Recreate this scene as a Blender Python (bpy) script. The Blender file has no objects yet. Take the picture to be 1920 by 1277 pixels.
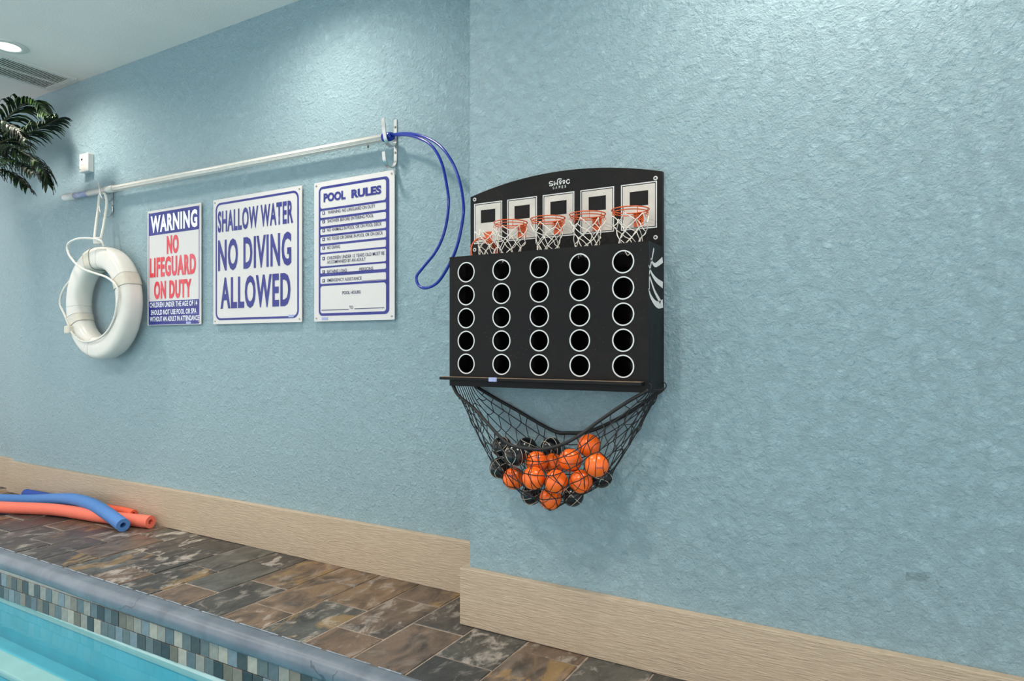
import bpy, bmesh, math, random
import numpy as np
from mathutils import Vector, Matrix, Euler

random.seed(7)
S = bpy.context.scene
COL = S.collection

# ---------------------------------------------------------------- camera
H0 = 0.925                       # camera height above the slate deck
FPX, HOR = 1245.0, 649.0         # focal length in pixels, horizon row (of 1920x1277)
C30, S30 = math.cos(math.radians(30)), 0.5
cam_d = bpy.data.cameras.new('camera')
cam = bpy.data.objects.new('camera', cam_d)
COL.objects.link(cam)
cam.location = (0, 0, H0)
cam.rotation_euler = (math.radians(90), 0, math.radians(30))
cam_d.sensor_width = 36
cam_d.lens = FPX / 1920 * 36
cam_d.shift_y = 10.5 / 1920
cam_d.clip_start = 0.02
S.camera = cam

# ---------------------------------------------------------------- world, exposure, lamps
S.view_settings.view_transform = 'Standard'
S.view_settings.look = 'None'
S.view_settings.gamma = 1
S.view_settings.use_curve_mapping = False
S.view_settings.exposure = 0.22
world = bpy.data.worlds.new('world')
S.world = world
world.use_nodes = True
world.node_tree.nodes['Background'].inputs[0].default_value = (0.985, 0.99, 1.0, 1)
world.node_tree.nodes['Background'].inputs[1].default_value = 1.38

ZC = 1.531 + H0                  # ceiling height
CANS = [(-5.80, 1.645), (-3.92, 1.645), (-2.04, 1.645), (-0.10, 1.60),
        (-4.9, 0.2), (-3.0, 0.2), (-1.1, 0.2)]
def can_lamp(x, y, power):
    l = bpy.data.lights.new('can_lamp', 'SPOT')
    l.energy = power
    l.color = (1.0, 0.90, 0.79)
    l.spot_size = math.radians(168)
    l.spot_blend = 1.0
    l.shadow_soft_size = 0.05
    o = bpy.data.objects.new('can_lamp', l)
    COL.objects.link(o)
    o.location = (x, y, ZC - 0.03)
    return o
for i, (x, y) in enumerate(CANS):
    can_lamp(x, y, (40, 44, 42, 54)[i] if i < 4 else 82)

# ---------------------------------------------------------------- measuring helpers
def atY(u, v, Y):
    t = (u - 960) / FPX
    s = Y / (C30 + t * S30)
    return Vector((s * (-S30 + t * C30), Y, (HOR - v) / FPX * s + H0))
def atZ(u, v, Z):
    t = (u - 960) / FPX
    s = (Z - H0) * FPX / (HOR - v)
    return Vector((s * (-S30 + t * C30), s * (C30 + t * S30), Z))
def atX(u, v, X):
    t = (u - 960) / FPX
    s = X / (-S30 + t * C30)
    return Vector((X, s * (C30 + t * S30), (HOR - v) / FPX * s + H0))

# ---------------------------------------------------------------- materials
def lin(c):
    r = []
    for k in c[:3]:
        k /= 255.0
        r.append(k / 12.92 if k <= 0.04045 else ((k + 0.055) / 1.055) ** 2.4)
    return (r[0], r[1], r[2], 1)
class NT:
    def __init__(self, name):
        self.m = bpy.data.materials.new(name)
        self.m.use_nodes = True
        self.t = self.m.node_tree
        self.b = self.t.nodes['Principled BSDF']
        self.out = self.t.nodes['Material Output']
    def n(self, typ, **kw):
        nd = self.t.nodes.new(typ)
        for k, v in kw.items():
            if k in nd.inputs.keys():
                nd.inputs[k].default_value = v
            else:
                setattr(nd, k, v)
        return nd
    def l(self, a, b):
        self.t.links.new(a, b)
    def coord(self, kind='Object', scale=(1, 1, 1)):
        tc = self.n('ShaderNodeTexCoord')
        mp = self.n('ShaderNodeMapping')
        mp.inputs['Scale'].default_value = scale
        self.l(tc.outputs[kind], mp.inputs[0])
        return mp.outputs[0]
    def noise(self, co, scale, detail=4, rough=0.55, dist=0.0):
        nd = self.n('ShaderNodeTexNoise')
        nd.inputs['Scale'].default_value = scale
        nd.inputs['Detail'].default_value = detail
        nd.inputs['Roughness'].default_value = rough
        nd.inputs['Distortion'].default_value = dist
        self.l(co, nd.inputs['Vector'])
        return nd.outputs['Fac']
    def ramp(self, fac, stops, interp='LINEAR'):
        r = self.n('ShaderNodeValToRGB')
        r.color_ramp.interpolation = interp
        e = r.color_ramp.elements
        while len(e) < len(stops):
            e.new(0.5)
        for el, (p, c) in zip(e, stops):
            el.position = p
            el.color = c
        self.l(fac, r.inputs[0])
        return r.outputs[0]
    def mix(self, fac, a, b, mode='MIX'):
        m = self.n('ShaderNodeMix', data_type='RGBA', blend_type=mode)
        for s, v in ((0, fac), (6, a), (7, b)):
            if hasattr(v, 'links') or hasattr(v, 'is_linked'):
                self.l(v, m.inputs[s])
            else:
                m.inputs[s].default_value = v
        return m.outputs[2]
    def math(self, op, a, b=0.0):
        m = self.n('ShaderNodeMath', operation=op)
        for s, v in ((0, a), (1, b)):
            if hasattr(v, 'is_linked'):
                self.l(v, m.inputs[s])
            else:
                m.inputs[s].default_value = v
        return m.outputs[0]
    def bump(self, h, strength, dist):
        b = self.n('ShaderNodeBump')
        b.inputs['Strength'].default_value = strength
        b.inputs['Distance'].default_value = dist
        self.l(h, b.inputs['Height'])
        self.l(b.outputs[0], self.b.inputs['Normal'])
    def set(self, **kw):
        for k, v in kw.items():
            k = k.replace('_', ' ')
            if hasattr(v, 'is_linked'):
                self.l(v, self.b.inputs[k])
            else:
                self.b.inputs[k].default_value = v
W1 = (1, 1, 1, 1)
B0 = (0, 0, 0, 1)

def simple(name, rgb, rough=0.5, metal=0.0, var=0.12, vscale=30, bump=0.0, bscale=200, bdist=0.001, **kw):
    m = NT(name)
    c = lin(rgb)
    co = m.coord()
    if var:
        d = (c[0] * (1 - var), c[1] * (1 - var), c[2] * (1 - var), 1)
        h = (min(1, c[0] * (1 + var)), min(1, c[1] * (1 + var)), min(1, c[2] * (1 + var)), 1)
        m.set(Base_Color=m.ramp(m.noise(co, vscale), [(0.3, d), (0.7, h)]))
    else:
        m.set(Base_Color=c)
    m.set(Roughness=rough, Metallic=metal, **kw)
    if bump:
        m.bump(m.noise(co, bscale), bump, bdist)
    return m.m

def mat_wall():
    m = NT('stucco_blue')
    co = m.coord()
    big = m.noise(co, 1.3, 3)
    col = m.mix(big, lin((157, 187, 197)), lin((166, 194, 203)))
    # a small rubbed grey scuff low on the near wall
    sc = m.n('ShaderNodeTexCoord')
    d = m.n('ShaderNodeVectorMath', operation='DISTANCE')
    mp = m.n('ShaderNodeMapping')
    mp.inputs['Location'].default_value = (-0.047, 0, -0.374 * 2.2)
    mp.inputs['Scale'].default_value = (1, 0, 2.2)
    m.l(sc.outputs['Object'], mp.inputs[0])
    m.l(mp.outputs[0], d.inputs[0])
    d.inputs[1].default_value = (0, 0, 0)
    near = m.math('LESS_THAN', m.math('ADD', d.outputs['Value'], m.math('MULTIPLY', m.noise(co, 60, 4), 0.07)), 0.06)
    col = m.mix(m.math('MULTIPLY', near, 0.35), col, lin((96, 110, 112)))
    m.set(Base_Color=col, Roughness=0.48)
    w = m.n('ShaderNodeVectorMath', operation='ADD')
    wn = m.n('ShaderNodeTexNoise')
    wn.inputs['Scale'].default_value = 22
    m.l(co, wn.inputs['Vector'])
    ws = m.n('ShaderNodeVectorMath', operation='SCALE')
    m.l(wn.outputs['Color'], ws.inputs[0])
    ws.inputs['Scale'].default_value = 0.03
    m.l(co, w.inputs[0])
    m.l(ws.outputs[0], w.inputs[1])
    n1 = m.noise(co, 42, 2, 0.5)
    blobs = m.ramp(n1, [(0.50, B0), (0.70, W1)])
    n2 = m.noise(w.outputs[0], 100, 5, 0.72)
    h = m.math('ADD', m.math('MULTIPLY', blobs, 0.5), m.math('MULTIPLY', n2, 1.9))
    m.bump(h, 1.0, 0.0072)
    return m.m
M = {}
M['wall'] = mat_wall()
def mat_base():
    m = NT('grained_trim')
    co = m.coord(scale=(9, 9, 110))
    g = m.noise(co, 2.4, 4, 0.6, 0.5)
    m.set(Base_Color=m.ramp(g, [(0.3, lin((178, 159, 136))), (0.7, lin((197, 178, 154)))]), Roughness=0.5)
    m.bump(g, 0.9, 0.005)
    return m.m
M['base'] = mat_base()
M['ceil'] = simple('ceiling_paint', (236, 227, 221), 0.7, var=0.03, vscale=3, bump=0.35, bscale=130, bdist=0.003)
def mat_slate():
    m = NT('slate')
    oi = m.n('ShaderNodeObjectInfo')
    off = m.n('ShaderNodeVectorMath', operation='ADD')
    tc = m.n('ShaderNodeTexCoord')
    cm = m.n('ShaderNodeCombineXYZ')
    r40 = m.math('MULTIPLY', oi.outputs['Random'], 40.0)
    m.l(r40, cm.inputs[0])
    m.l(r40, cm.inputs[1])
    m.l(tc.outputs['Object'], off.inputs[0])
    m.l(cm.outputs[0], off.inputs[1])
    co = off.outputs[0]
    base = m.ramp(oi.outputs['Random'], [(0.0, lin((58, 58, 57))), (0.18, lin((82, 82, 78))), (0.34, lin((112, 90, 72))),
        (0.48, lin((66, 62, 58))), (0.62, lin((108, 90, 76))), (0.78, lin((72, 68, 65))), (0.9, lin((122, 98, 76)))], 'CONSTANT')
    st = m.n('ShaderNodeMapping')
    st.inputs['Scale'].default_value = (1.3, 0.8, 1)
    st.inputs['Rotation'].default_value = (0, 0, 0.5)
    m.l(co, st.inputs[0])
    cl = m.noise(st.outputs[0], 9, 7, 0.62, 0.8)
    c1 = m.mix(m.math('MULTIPLY', m.ramp(cl, [(0.42, B0), (0.66, W1)]), 0.85), base, lin((44, 42, 41)))
    rust = m.noise(st.outputs[0], 6, 6, 0.65, 1.2)
    amt = m.math('FRACT', m.math('MULTIPLY', oi.outputs['Random'], 7.31))
    rf = m.math('MULTIPLY', m.ramp(rust, [(0.52, B0), (0.6, W1)]), m.math('GREATER_THAN', amt, 0.68))
    c2 = m.mix(m.math('MULTIPLY', rf, 0.75), c1, lin((140, 112, 70)))
    eff = m.noise(st.outputs[0], 11, 9, 0.7, 0.5)
    amt2 = m.math('FRACT', m.math('MULTIPLY', oi.outputs['Random'], 13.7))
    ef = m.math('MULTIPLY', m.ramp(eff, [(0.52, B0), (0.62, W1)]), m.math('ADD', m.math('MULTIPLY', m.math('POWER', amt2, 1.6), 0.85), 0.06))
    c3 = m.mix(ef, c2, lin((190, 180, 170)))
    m.set(Base_Color=c3, Roughness=m.ramp(cl, [(0.3, (0.22, 0.22, 0.22, 1)), (0.7, (0.48, 0.48, 0.48, 1))]))
    m.bump(m.math('ADD', cl, m.math('MULTIPLY', eff, 0.6)), 0.6, 0.006)
    return m.m
M['slate'] = mat_slate()
M['grout'] = simple('grout', (150, 136, 122), 0.8, var=0.25, vscale=40, bump=0.4)
M['grout_white'] = simple('bead', (140, 150, 160), 0.2, var=0.4, vscale=25)
def mat_coping():
    m = NT('coping_paint')
    co = m.coord()
    n = m.noise(co, 7, 6, 0.6, 0.6)
    c = m.ramp(n, [(0.3, lin((88, 98, 110))), (0.7, lin((114, 124, 135)))])
    v = m.n('ShaderNodeTexVoronoi', feature='DISTANCE_TO_EDGE')
    v.inputs['Scale'].default_value = 3.1
    wp = m.n('ShaderNodeVectorMath', operation='ADD')
    wn = m.n('ShaderNodeTexNoise')
    wn.inputs['Scale'].default_value = 18
    m.l(co, wn.inputs['Vector'])
    sc = m.n('ShaderNodeVectorMath', operation='SCALE')
    sc.inputs['Scale'].default_value = 0.06
    m.l(wn.outputs['Color'], sc.inputs[0])
    m.l(co, wp.inputs[0]); m.l(sc.outputs[0], wp.inputs[1])
    m.l(wp.outputs[0], v.inputs['Vector'])
    crack = m.math('MULTIPLY', m.math('LESS_THAN', v.outputs['Distance'], 0.006), m.math('GREATER_THAN', m.noise(co, 1.7, 2), 0.52))
    m.set(Base_Color=m.mix(m.math('MULTIPLY', crack, 0.6), c, lin((52, 58, 66))), Roughness=0.36)
    m.bump(m.math('SUBTRACT', m.noise(co, 45, 5), crack), 0.35, 0.003)
    return m.m
M['coping'] = mat_coping()
TILE_RGB = [(90, 100, 106), (162, 158, 146), (66, 69, 70), (106, 98, 86), (114, 126, 134), (138, 136, 128), (50, 54, 57), (122, 114, 102), (94, 101, 102)]
for i, c in enumerate(TILE_RGB):
    M['mos%d' % i] = simple('mosaic_glass', c, 0.14, var=0.14, vscale=45)
M['plaster'] = simple('pool_plaster', (108, 196, 214), 0.6, var=0.08, vscale=5)
M['plaster_pale'] = simple('pool_ledge', (184, 208, 206), 0.5, var=0.05, vscale=9)
def mat_water():
    m = NT('pool_water')
    t = m.t
    t.nodes.remove(m.b)
    co = m.coord(scale=(0.6, 1.5, 1))
    n = m.noise(co, 5.0, 3, 0.5, 0.5)
    bp = m.n('ShaderNodeBump')
    bp.inputs['Strength'].default_value = 0.12
    bp.inputs['Distance'].default_value = 0.02
    m.l(n, bp.inputs['Height'])
    fr = m.n('ShaderNodeFresnel')
    fr.inputs['IOR'].default_value = 1.33
    m.l(bp.outputs[0], fr.inputs['Normal'])
    tr = m.n('ShaderNodeBsdfTransparent')
    tr.inputs[0].default_value = (0.84, 0.98, 0.99, 1)
    gl = m.n('ShaderNodeBsdfGlossy')
    gl.inputs['Roughness'].default_value = 0.04
    m.l(bp.outputs[0], gl.inputs['Normal'])
    mx = m.n('ShaderNodeMixShader')
    m.l(fr.outputs[0], mx.inputs[0])
    m.l(tr.outputs[0], mx.inputs[1])
    m.l(gl.outputs[0], mx.inputs[2])
    m.l(mx.outputs[0], m.out.inputs[0])
    return m.m
M['water'] = mat_water()
M['white_plastic'] = simple('white_plastic', (214, 211, 206), 0.35, var=0.03)
M['vent'] = simple('vent_paint', (216, 214, 208), 0.45, var=0.06)
M['vent_dark'] = simple('vent_duct', (120, 116, 108), 0.8, var=0.1)
M['dark'] = simple('dark_plastic', (30, 30, 32), 0.4)
M['steel'] = simple('hook_steel', (196, 198, 196), 0.28, 0.85, var=0.1)
M['screw'] = simple('screw_steel', (150, 146, 136), 0.35, 0.8, var=0.15)
M['pole'] = simple('pole_enamel', (208, 206, 199), 0.32, var=0.05)
M['pole_label'] = simple('pole_label', (150, 156, 188), 0.4, var=0.3, vscale=120)
M['blue_vinyl'] = simple('blue_vinyl', (10, 42, 146), 0.22, var=0.08)
M['ring'] = simple('ring_shell', (216, 213, 205), 0.3, var=0.05, vscale=8)
M['band'] = simple('ring_band', (206, 200, 186), 0.45, var=0.06)
M['seam'] = simple('ring_seam', (168, 168, 162), 0.5)
def mat_rope():
    m = NT('rope')
    co = m.coord(scale=(1, 1, 1))
    w = m.n('ShaderNodeTexWave', wave_type='BANDS', bands_direction='DIAGONAL')
    w.inputs['Scale'].default_value = 55
    m.l(co, w.inputs['Vector'])
    m.set(Base_Color=m.ramp(w.outputs['Fac'], [(0.0, lin((196, 194, 186))), (0.6, lin((238, 236, 228)))]), Roughness=0.7)
    m.bump(w.outputs['Fac'], 0.7, 0.002)
    return m.m
M['rope'] = mat_rope()
M['sign'] = simple('sign_board', (206, 203, 201), 0.33, var=0.025, vscale=6)
def mat_ink(name, rgb, fade, rgb2, scale):
    m = NT(name)
    co = m.coord()
    n = m.noise(co, scale, 6, 0.65)
    fine = m.noise(co, 420, 2)
    f = m.math('MULTIPLY', m.ramp(n, [(0.42, B0), (0.68, W1)]), m.ramp(fine, [(0.38, B0), (0.6, W1)]))
    m.set(Base_Color=m.mix(m.math('MULTIPLY', f, fade), lin(rgb), lin(rgb2)), Roughness=0.4)
    return m.m
M['ink_blue'] = mat_ink('ink_blue', (20, 28, 120), 0.3, (100, 116, 190), 7)
M['ink_red'] = mat_ink('ink_red', (214, 40, 56), 0.55, (232, 140, 160), 8)
M['ink_dark'] = simple('ink_dark', (52, 58, 96), 0.45, var=0.2, vscale=80)
M['ink_white'] = simple('ink_white', (236, 238, 242), 0.4, var=0.04)
M['sticker'] = simple('barcode_sticker', (150, 160, 200), 0.4, var=0.35, vscale=300)
def mat_board():
    m = NT('game_board_black')
    co = m.coord()
    n = m.noise(co, 6, 6, 0.7)
    c = m.ramp(n, [(0.3, lin((13, 14, 16))), (0.55, lin((22, 21, 21))), (0.75, lin((37, 32, 28)))])
    sp = m.ramp(m.noise(co, 230, 2, 0.5), [(0.70, B0), (0.76, W1)])
    pt = m.ramp(m.noise(co, 11, 3), [(0.45, B0), (0.65, W1)])
    c2 = m.mix(m.math('MULTIPLY', m.math('MULTIPLY', sp, pt), 0.35), c, lin((150, 146, 136)))
    m.set(Base_Color=c2, Specular_IOR_Level=0.16, Roughness=m.ramp(n, [(0.3, (0.34, 0.34, 0.34, 1)), (0.7, (0.58, 0.58, 0.58, 1))]))
    m.bump(m.noise(co, 300, 2), 0.25, 0.001)
    return m.m
M['board'] = mat_board()
M['board_in'] = simple('box_interior', (14, 14, 16), 0.16, var=0.2)
M['wood_edge'] = simple('worn_wood_edge', (120, 100, 80), 0.6, var=0.3, vscale=60)
M['print'] = simple('board_print', (196, 189, 180), 0.5, var=0.12, vscale=14)
M['print_white'] = simple('ring_print', (208, 208, 206), 0.45, var=0.05)
M['orange_metal'] = simple('orange_metal', (204, 80, 22), 0.35, var=0.15, vscale=50)
M['net_white'] = simple('net_cord_white', (222, 216, 206), 0.75, var=0.08)
M['net_black'] = simple('net_cord_black', (18, 18, 20), 0.6, var=0.2)
M['hem'] = simple('net_hem', (13, 13, 14), 0.65, var=0.2, vscale=120, bump=0.3, bscale=400)
M['ball_o'] = simple('ball_orange', (242, 102, 22), 0.27, var=0.06, vscale=12, bump=0.12, bscale=900, bdist=0.0006)
M['ball_k'] = simple('ball_black', (20, 21, 24), 0.2, var=0.1, bump=0.12, bscale=900, bdist=0.0006)
M['seam_k'] = simple('ball_seam_dark', (38, 24, 18), 0.5)
M['seam_w'] = simple('ball_seam_pale', (196, 184, 166), 0.5)
M['foam_lblue'] = simple('foam_light_blue', (78, 128, 192), 0.75, var=0.1, vscale=160, bump=0.5, bscale=500, bdist=0.001)
M['foam_dblue'] = simple('foam_dark_blue', (38, 76, 168), 0.75, var=0.1, vscale=160, bump=0.5, bscale=500, bdist=0.001)
M['foam_salmon'] = simple('foam_salmon', (236, 118, 96), 0.75, var=0.08, vscale=160, bump=0.5, bscale=500, bdist=0.001)
M['foam_orange'] = simple('foam_orange', (238, 100, 66), 0.75, var=0.08, vscale=160, bump=0.5, bscale=500, bdist=0.001)
def mat_leaf():
    m = NT('palm_leaf')
    n = m.noise(m.coord(), 14, 3)
    m.set(Base_Color=m.ramp(n, [(0.38, lin((12, 22, 15))), (0.56, lin((24, 44, 24))), (0.74, lin((66, 92, 40)))]), Roughness=0.5, Specular_IOR_Level=0.2)
    return m.m
M['leaf'] = mat_leaf()
M['rachis'] = simple('palm_rachis', (58, 66, 36), 0.6)
M['trunk'] = simple('palm_trunk', (84, 62, 44), 0.85, var=0.35, vscale=20, bump=0.8, bscale=40, bdist=0.01)
def mat_lens():
    m = NT('lamp_lens')
    m.set(Base_Color=(1, 1, 1, 1), Emission_Color=(1.0, 0.96, 0.9, 1), Emission_Strength=6.0)
    return m.m
M['lens'] = mat_lens()

# ---------------------------------------------------------------- mesh helpers
def tag(o, label=None, cat=None, group=None, kind=None):
    if label: o['label'] = label
    if cat: o['category'] = cat
    if group: o['group'] = group
    if kind: o['kind'] = kind
    return o
def link(name, me, mat, parent=None):
    o = bpy.data.objects.new(name, me)
    COL.objects.link(o)
    if mat is not None and not me.materials:
        me.materials.append(mat)
    if parent is not None:
        o.parent = parent
    return o
def empty(name, loc=(0, 0, 0)):
    o = bpy.data.objects.new(name, None)
    o.empty_display_size = 0.05
    COL.objects.link(o)
    o.location = loc
    return o
class MB:
    """collects faces; coordinates are world, build() re-bases on the parent's location"""
    def __init__(self):
        self.v = []; self.f = []; self.sm = []
    def add(self, vs, fs, smooth=False):
        k = len(self.v)
        self.v += [tuple(p) for p in vs]
        self.f += [tuple(i + k for i in q) for q in fs]
        self.sm += [smooth] * len(fs)
        return self
    def box(self, x0, x1, y0, y1, z0, z1, bev=0.0):
        if bev:
            bm = bmesh.new()
            bmesh.ops.create_cube(bm, size=1)
            for q in bm.verts:
                q.co = (x0 + (q.co.x + .5) * (x1 - x0), y0 + (q.co.y + .5) * (y1 - y0), z0 + (q.co.z + .5) * (z1 - z0))
            bmesh.ops.bevel(bm, geom=bm.edges[:], offset=bev, segments=2, affect='EDGES', profile=0.5)
            bm.verts.index_update()
            self.add([q.co[:] for q in bm.verts], [[q.index for q in g.verts] for g in bm.faces])
            bm.free()
            return self
        return self.add([(x0, y0, z0), (x1, y0, z0), (x1, y1, z0), (x0, y1, z0), (x0, y0, z1), (x1, y0, z1), (x1, y1, z1), (x0, y1, z1)],
                        [(0, 3, 2, 1), (4, 5, 6, 7), (0, 1, 5, 4), (1, 2, 6, 5), (2, 3, 7, 6), (3, 0, 4, 7)])
    def tube(self, pts, r, n=8, closed=False, caps=True, inner=None):
        pts = [Vector(p) for p in pts]
        N = len(pts)
        rr = r if isinstance(r, (list, tuple)) else [r] * N
        tang = []
        for i in range(N):
            a = pts[(i - 1) % N] if closed or i > 0 else pts[0]
            b = pts[(i + 1) % N] if closed or i < N - 1 else pts[-1]
            t = b - a
            tang.append(t.normalized() if t.length > 1e-9 else Vector((0, 0, 1)))
        up = Vector((0, 0, 1)) if abs(tang[0].z) < 0.9 else Vector((1, 0, 0))
        nrm = (up - tang[0] * up.dot(tang[0])).normalized()
        frames = []
        for i in range(N):
            nrm = nrm - tang[i] * nrm.dot(tang[i])
            if nrm.length < 1e-6:
                nrm = tang[i].orthogonal()
            nrm.normalize()
            frames.append((nrm.copy(), tang[i].cross(nrm)))
        vs = []; fs = []
        for i in range(N):
            a, b = frames[i]
            for k in range(n):
                g = 2 * math.pi * k / n
                vs.append(pts[i] + (a * math.cos(g) + b * math.sin(g)) * rr[i])
        for i in range(N if closed else N - 1):
            j = (i + 1) % N
            for k in range(n):
                l = (k + 1) % n
                fs.append((i * n + k, i * n + l, j * n + l, j * n + k))
        self.add(vs, fs, True)
        if not closed and caps:
            if inner is None:
                base = len(self.v) - len(vs)
                self.f.append(tuple(base + k for k in range(n))[::-1]); self.sm.append(False)
                self.f.append(tuple(base + (N - 1) * n + k for k in range(n))); self.sm.append(False)
            else:
                for i, sgn in ((0, 1), (N - 1, -1)):
                    a, b = frames[i]
                    P = []; Q = []; R = []
                    for k in range(n):
                        g = 2 * math.pi * k / n
                        d = a * math.cos(g) + b * math.sin(g)
                        P.append(pts[i] + d * rr[i]); Q.append(pts[i] + d * inner); R.append(pts[i] + d * inner + tang[i] * sgn * 0.05)
                    F = []
                    for k in range(n):
                        l = (k + 1) % n
                        F += [(k, l, n + l, n + k), (n + k, n + l, 2 * n + l, 2 * n + k)]
                    F.append(tuple(2 * n + k for k in range(n)))
                    self.add(P + Q + R, F)
        return self
    def ring(self, c, ax, ay, r0, r1, n=32):
        """flat annulus"""
        c = Vector(c); ax = Vector(ax); ay = Vector(ay)
        vs = []; fs = []
        for k in range(n):
            g = 2 * math.pi * k / n
            d = ax * math.cos(g) + ay * math.sin(g)
            vs += [c + d * r0, c + d * r1]
        for k in range(n):
            l = (k + 1) % n
            fs.append((2 * k, 2 * k + 1, 2 * l + 1, 2 * l))
        return self.add(vs, fs)
    def cyl(self, c, axis, r, h, n=24, r2=None):
        c = Vector(c); axis = Vector(axis).normalized()
        return self.tube([c, c + axis * h], [r, r if r2 is None else r2], n)
    def build(self, name, mat, parent=None):
        off = parent_loc(parent)
        me = bpy.data.meshes.new(name)
        me.from_pydata([(x - off[0], y - off[1], z - off[2]) for x, y, z in self.v], [], self.f)
        me.polygons.foreach_set('use_smooth', self.sm)
        me.update()
        return link(name, me, mat, parent)
def parent_loc(p):
    off = Vector((0, 0, 0))
    while p is not None:
        off += p.location
        p = p.parent
    return off
def catmull(pts, m=8, closed=False):
    P = [Vector(p) for p in pts]
    N = len(P); out = []
    for i in range(N if closed else N - 1):
        p0 = P[(i - 1) % N] if closed or i > 0 else P[0] * 2 - P[1]
        p1 = P[i]; p2 = P[(i + 1) % N]
        p3 = P[(i + 2) % N] if closed or i + 2 < N else P[-1] * 2 - P[-2]
        for k in range(m):
            t = k / m
            out.append(0.5 * ((2 * p1) + (p2 - p0) * t + (2 * p0 - 5 * p1 + 4 * p2 - p3) * t * t + (3 * p1 - p0 - 3 * p2 + p3) * t ** 3))
    if not closed:
        out.append(P[-1])
    return out
def rrect(x0, x1, z0, z1, r, n=6):
    out = []
    for cx, cz, a in ((x1 - r, z1 - r, 0), (x0 + r, z1 - r, 90), (x0 + r, z0 + r, 180), (x1 - r, z0 + r, 270)):
        if r <= 0:
            out.append((cx, cz)); continue
        for k in range(n + 1):
            g = math.radians(a + 90 * k / n)
            out.append((cx + r * math.cos(g), cz + r * math.sin(g)))
    return out
def circle(cx, cz, r, n=36):
    return [(cx + r * math.cos(2 * math.pi * k / n), cz + r * math.sin(2 * math.pi * k / n)) for k in range(n)]
def curve_mesh(cu):
    ob = bpy.data.objects.new('tmp', cu)
    me = bpy.data.meshes.new_from_object(ob)
    bpy.data.objects.remove(ob)
    bpy.data.curves.remove(cu)
    return me
def shape(name, loops, yfront, thick, mat, parent=None):
    """an outline with holes in the x-z plane, given thickness away from the viewer (+y)"""
    cu = bpy.data.curves.new(name, 'CURVE')
    cu.dimensions = '2D'
    cu.fill_mode = 'BOTH'
    cu.extrude = thick / 2
    for L in loops:
        sp = cu.splines.new('POLY')
        sp.points.add(len(L) - 1)
        for p, (x, z) in zip(sp.points, L):
            p.co = (x, z, 0, 1)
        sp.use_cyclic_u = True
    me = curve_mesh(cu)
    me.name = name
    off = parent_loc(parent)
    for q in me.vertices:
        x, z, d = q.co
        q.co = (x - off.x, yfront + thick / 2 - d - off.y, z - off.z)
    me.materials.clear()
    return link(name, me, mat, parent)
def text(body, x0, x1, z0, z1, y, mat, parent, name='lettering', bold=0.012, thick=0.0003, place=None, space=1.0):
    cu = bpy.data.curves.new('t', 'FONT')
    cu.body = body
    cu.size = 1
    cu.offset = bold
    cu.space_character = space
    cu.resolution_u = 3
    me = curve_mesh(cu)
    n = len(me.vertices)
    a = np.empty(n * 3, 'f'); me.vertices.foreach_get('co', a); a = a.reshape(-1, 3)
    lo, hi = a.min(0), a.max(0)
    sx = (x1 - x0) / (hi[0] - lo[0]); sz = (z1 - z0) / (hi[1] - lo[1])
    X = x0 + (a[:, 0] - lo[0]) * sx; Z = z0 + (a[:, 1] - lo[1]) * sz
    off = parent_loc(parent)
    if place is None:
        out = np.stack([X - off.x, np.full(n, y - thick - off.y), Z - off.z], 1)
    else:
        out = np.array([place(p, q) for p, q in zip(X, Z)])
    me.vertices.foreach_set('co', out.astype('f').ravel())
    me.update()
    me.materials.clear()
    me.name = name
    return link(name, me, mat, parent)
def stroke(mb, pts, w, axn, off=0.0):
    """flat ribbon along pts; axn = plane normal; w may be a list"""
    P = [Vector(p) for p in pts]; N = len(P)
    ws = w if isinstance(w, (list, tuple)) else [w] * N
    axn = Vector(axn)
    vs = []; fs = []
    for i in range(N):
        t = (P[min(i + 1, N - 1)] - P[max(i - 1, 0)]).normalized()
        s = t.cross(axn).normalized()
        vs += [P[i] + s * ws[i] / 2 + axn * off, P[i] - s * ws[i] / 2 + axn * off]
    for i in range(N - 1):
        fs.append((2 * i, 2 * i + 1, 2 * i + 3, 2 * i + 2))
    mb.add(vs, fs)
def copy_tree(o, parent=None):
    c = o.copy()
    COL.objects.link(c)
    c.parent = parent
    for ch in list(o.children):
        copy_tree(ch, c)
    return c

# ================================================================ THE SETTING
YW, YN, YL = 2.075, 1.852, 2.122          # faces of the sign wall, the nearer game wall, the recessed end
XC, XL = -1.231, -4.873                   # corners between them
ZTOP = ZC + 0.02
tag(MB().box(XL, XC + 0.02, YW, 2.45, -0.3, ZTOP).build('wall_middle', M['wall']), 'light blue stucco wall behind the three pool signs', 'wall', kind='structure')
tag(MB().box(XC, 3.2, YN, 2.45, -0.3, ZTOP).build('wall_right', M['wall']), 'nearer light blue stucco wall carrying the black basketball game', 'wall', kind='structure')
tag(MB().box(-7.5, XL, YL, 2.45, -0.3, ZTOP).build('wall_left', M['wall']), 'shaded blue wall strip set back at the far left edge', 'wall', kind='structure')
tag(MB().box(-7.5, 3.2, -3.6, 2.45, ZC, ZC + 0.1).build('ceiling', M['ceil']), 'pale grey textured ceiling above the blue wall', 'ceiling', kind='structure')

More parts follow.
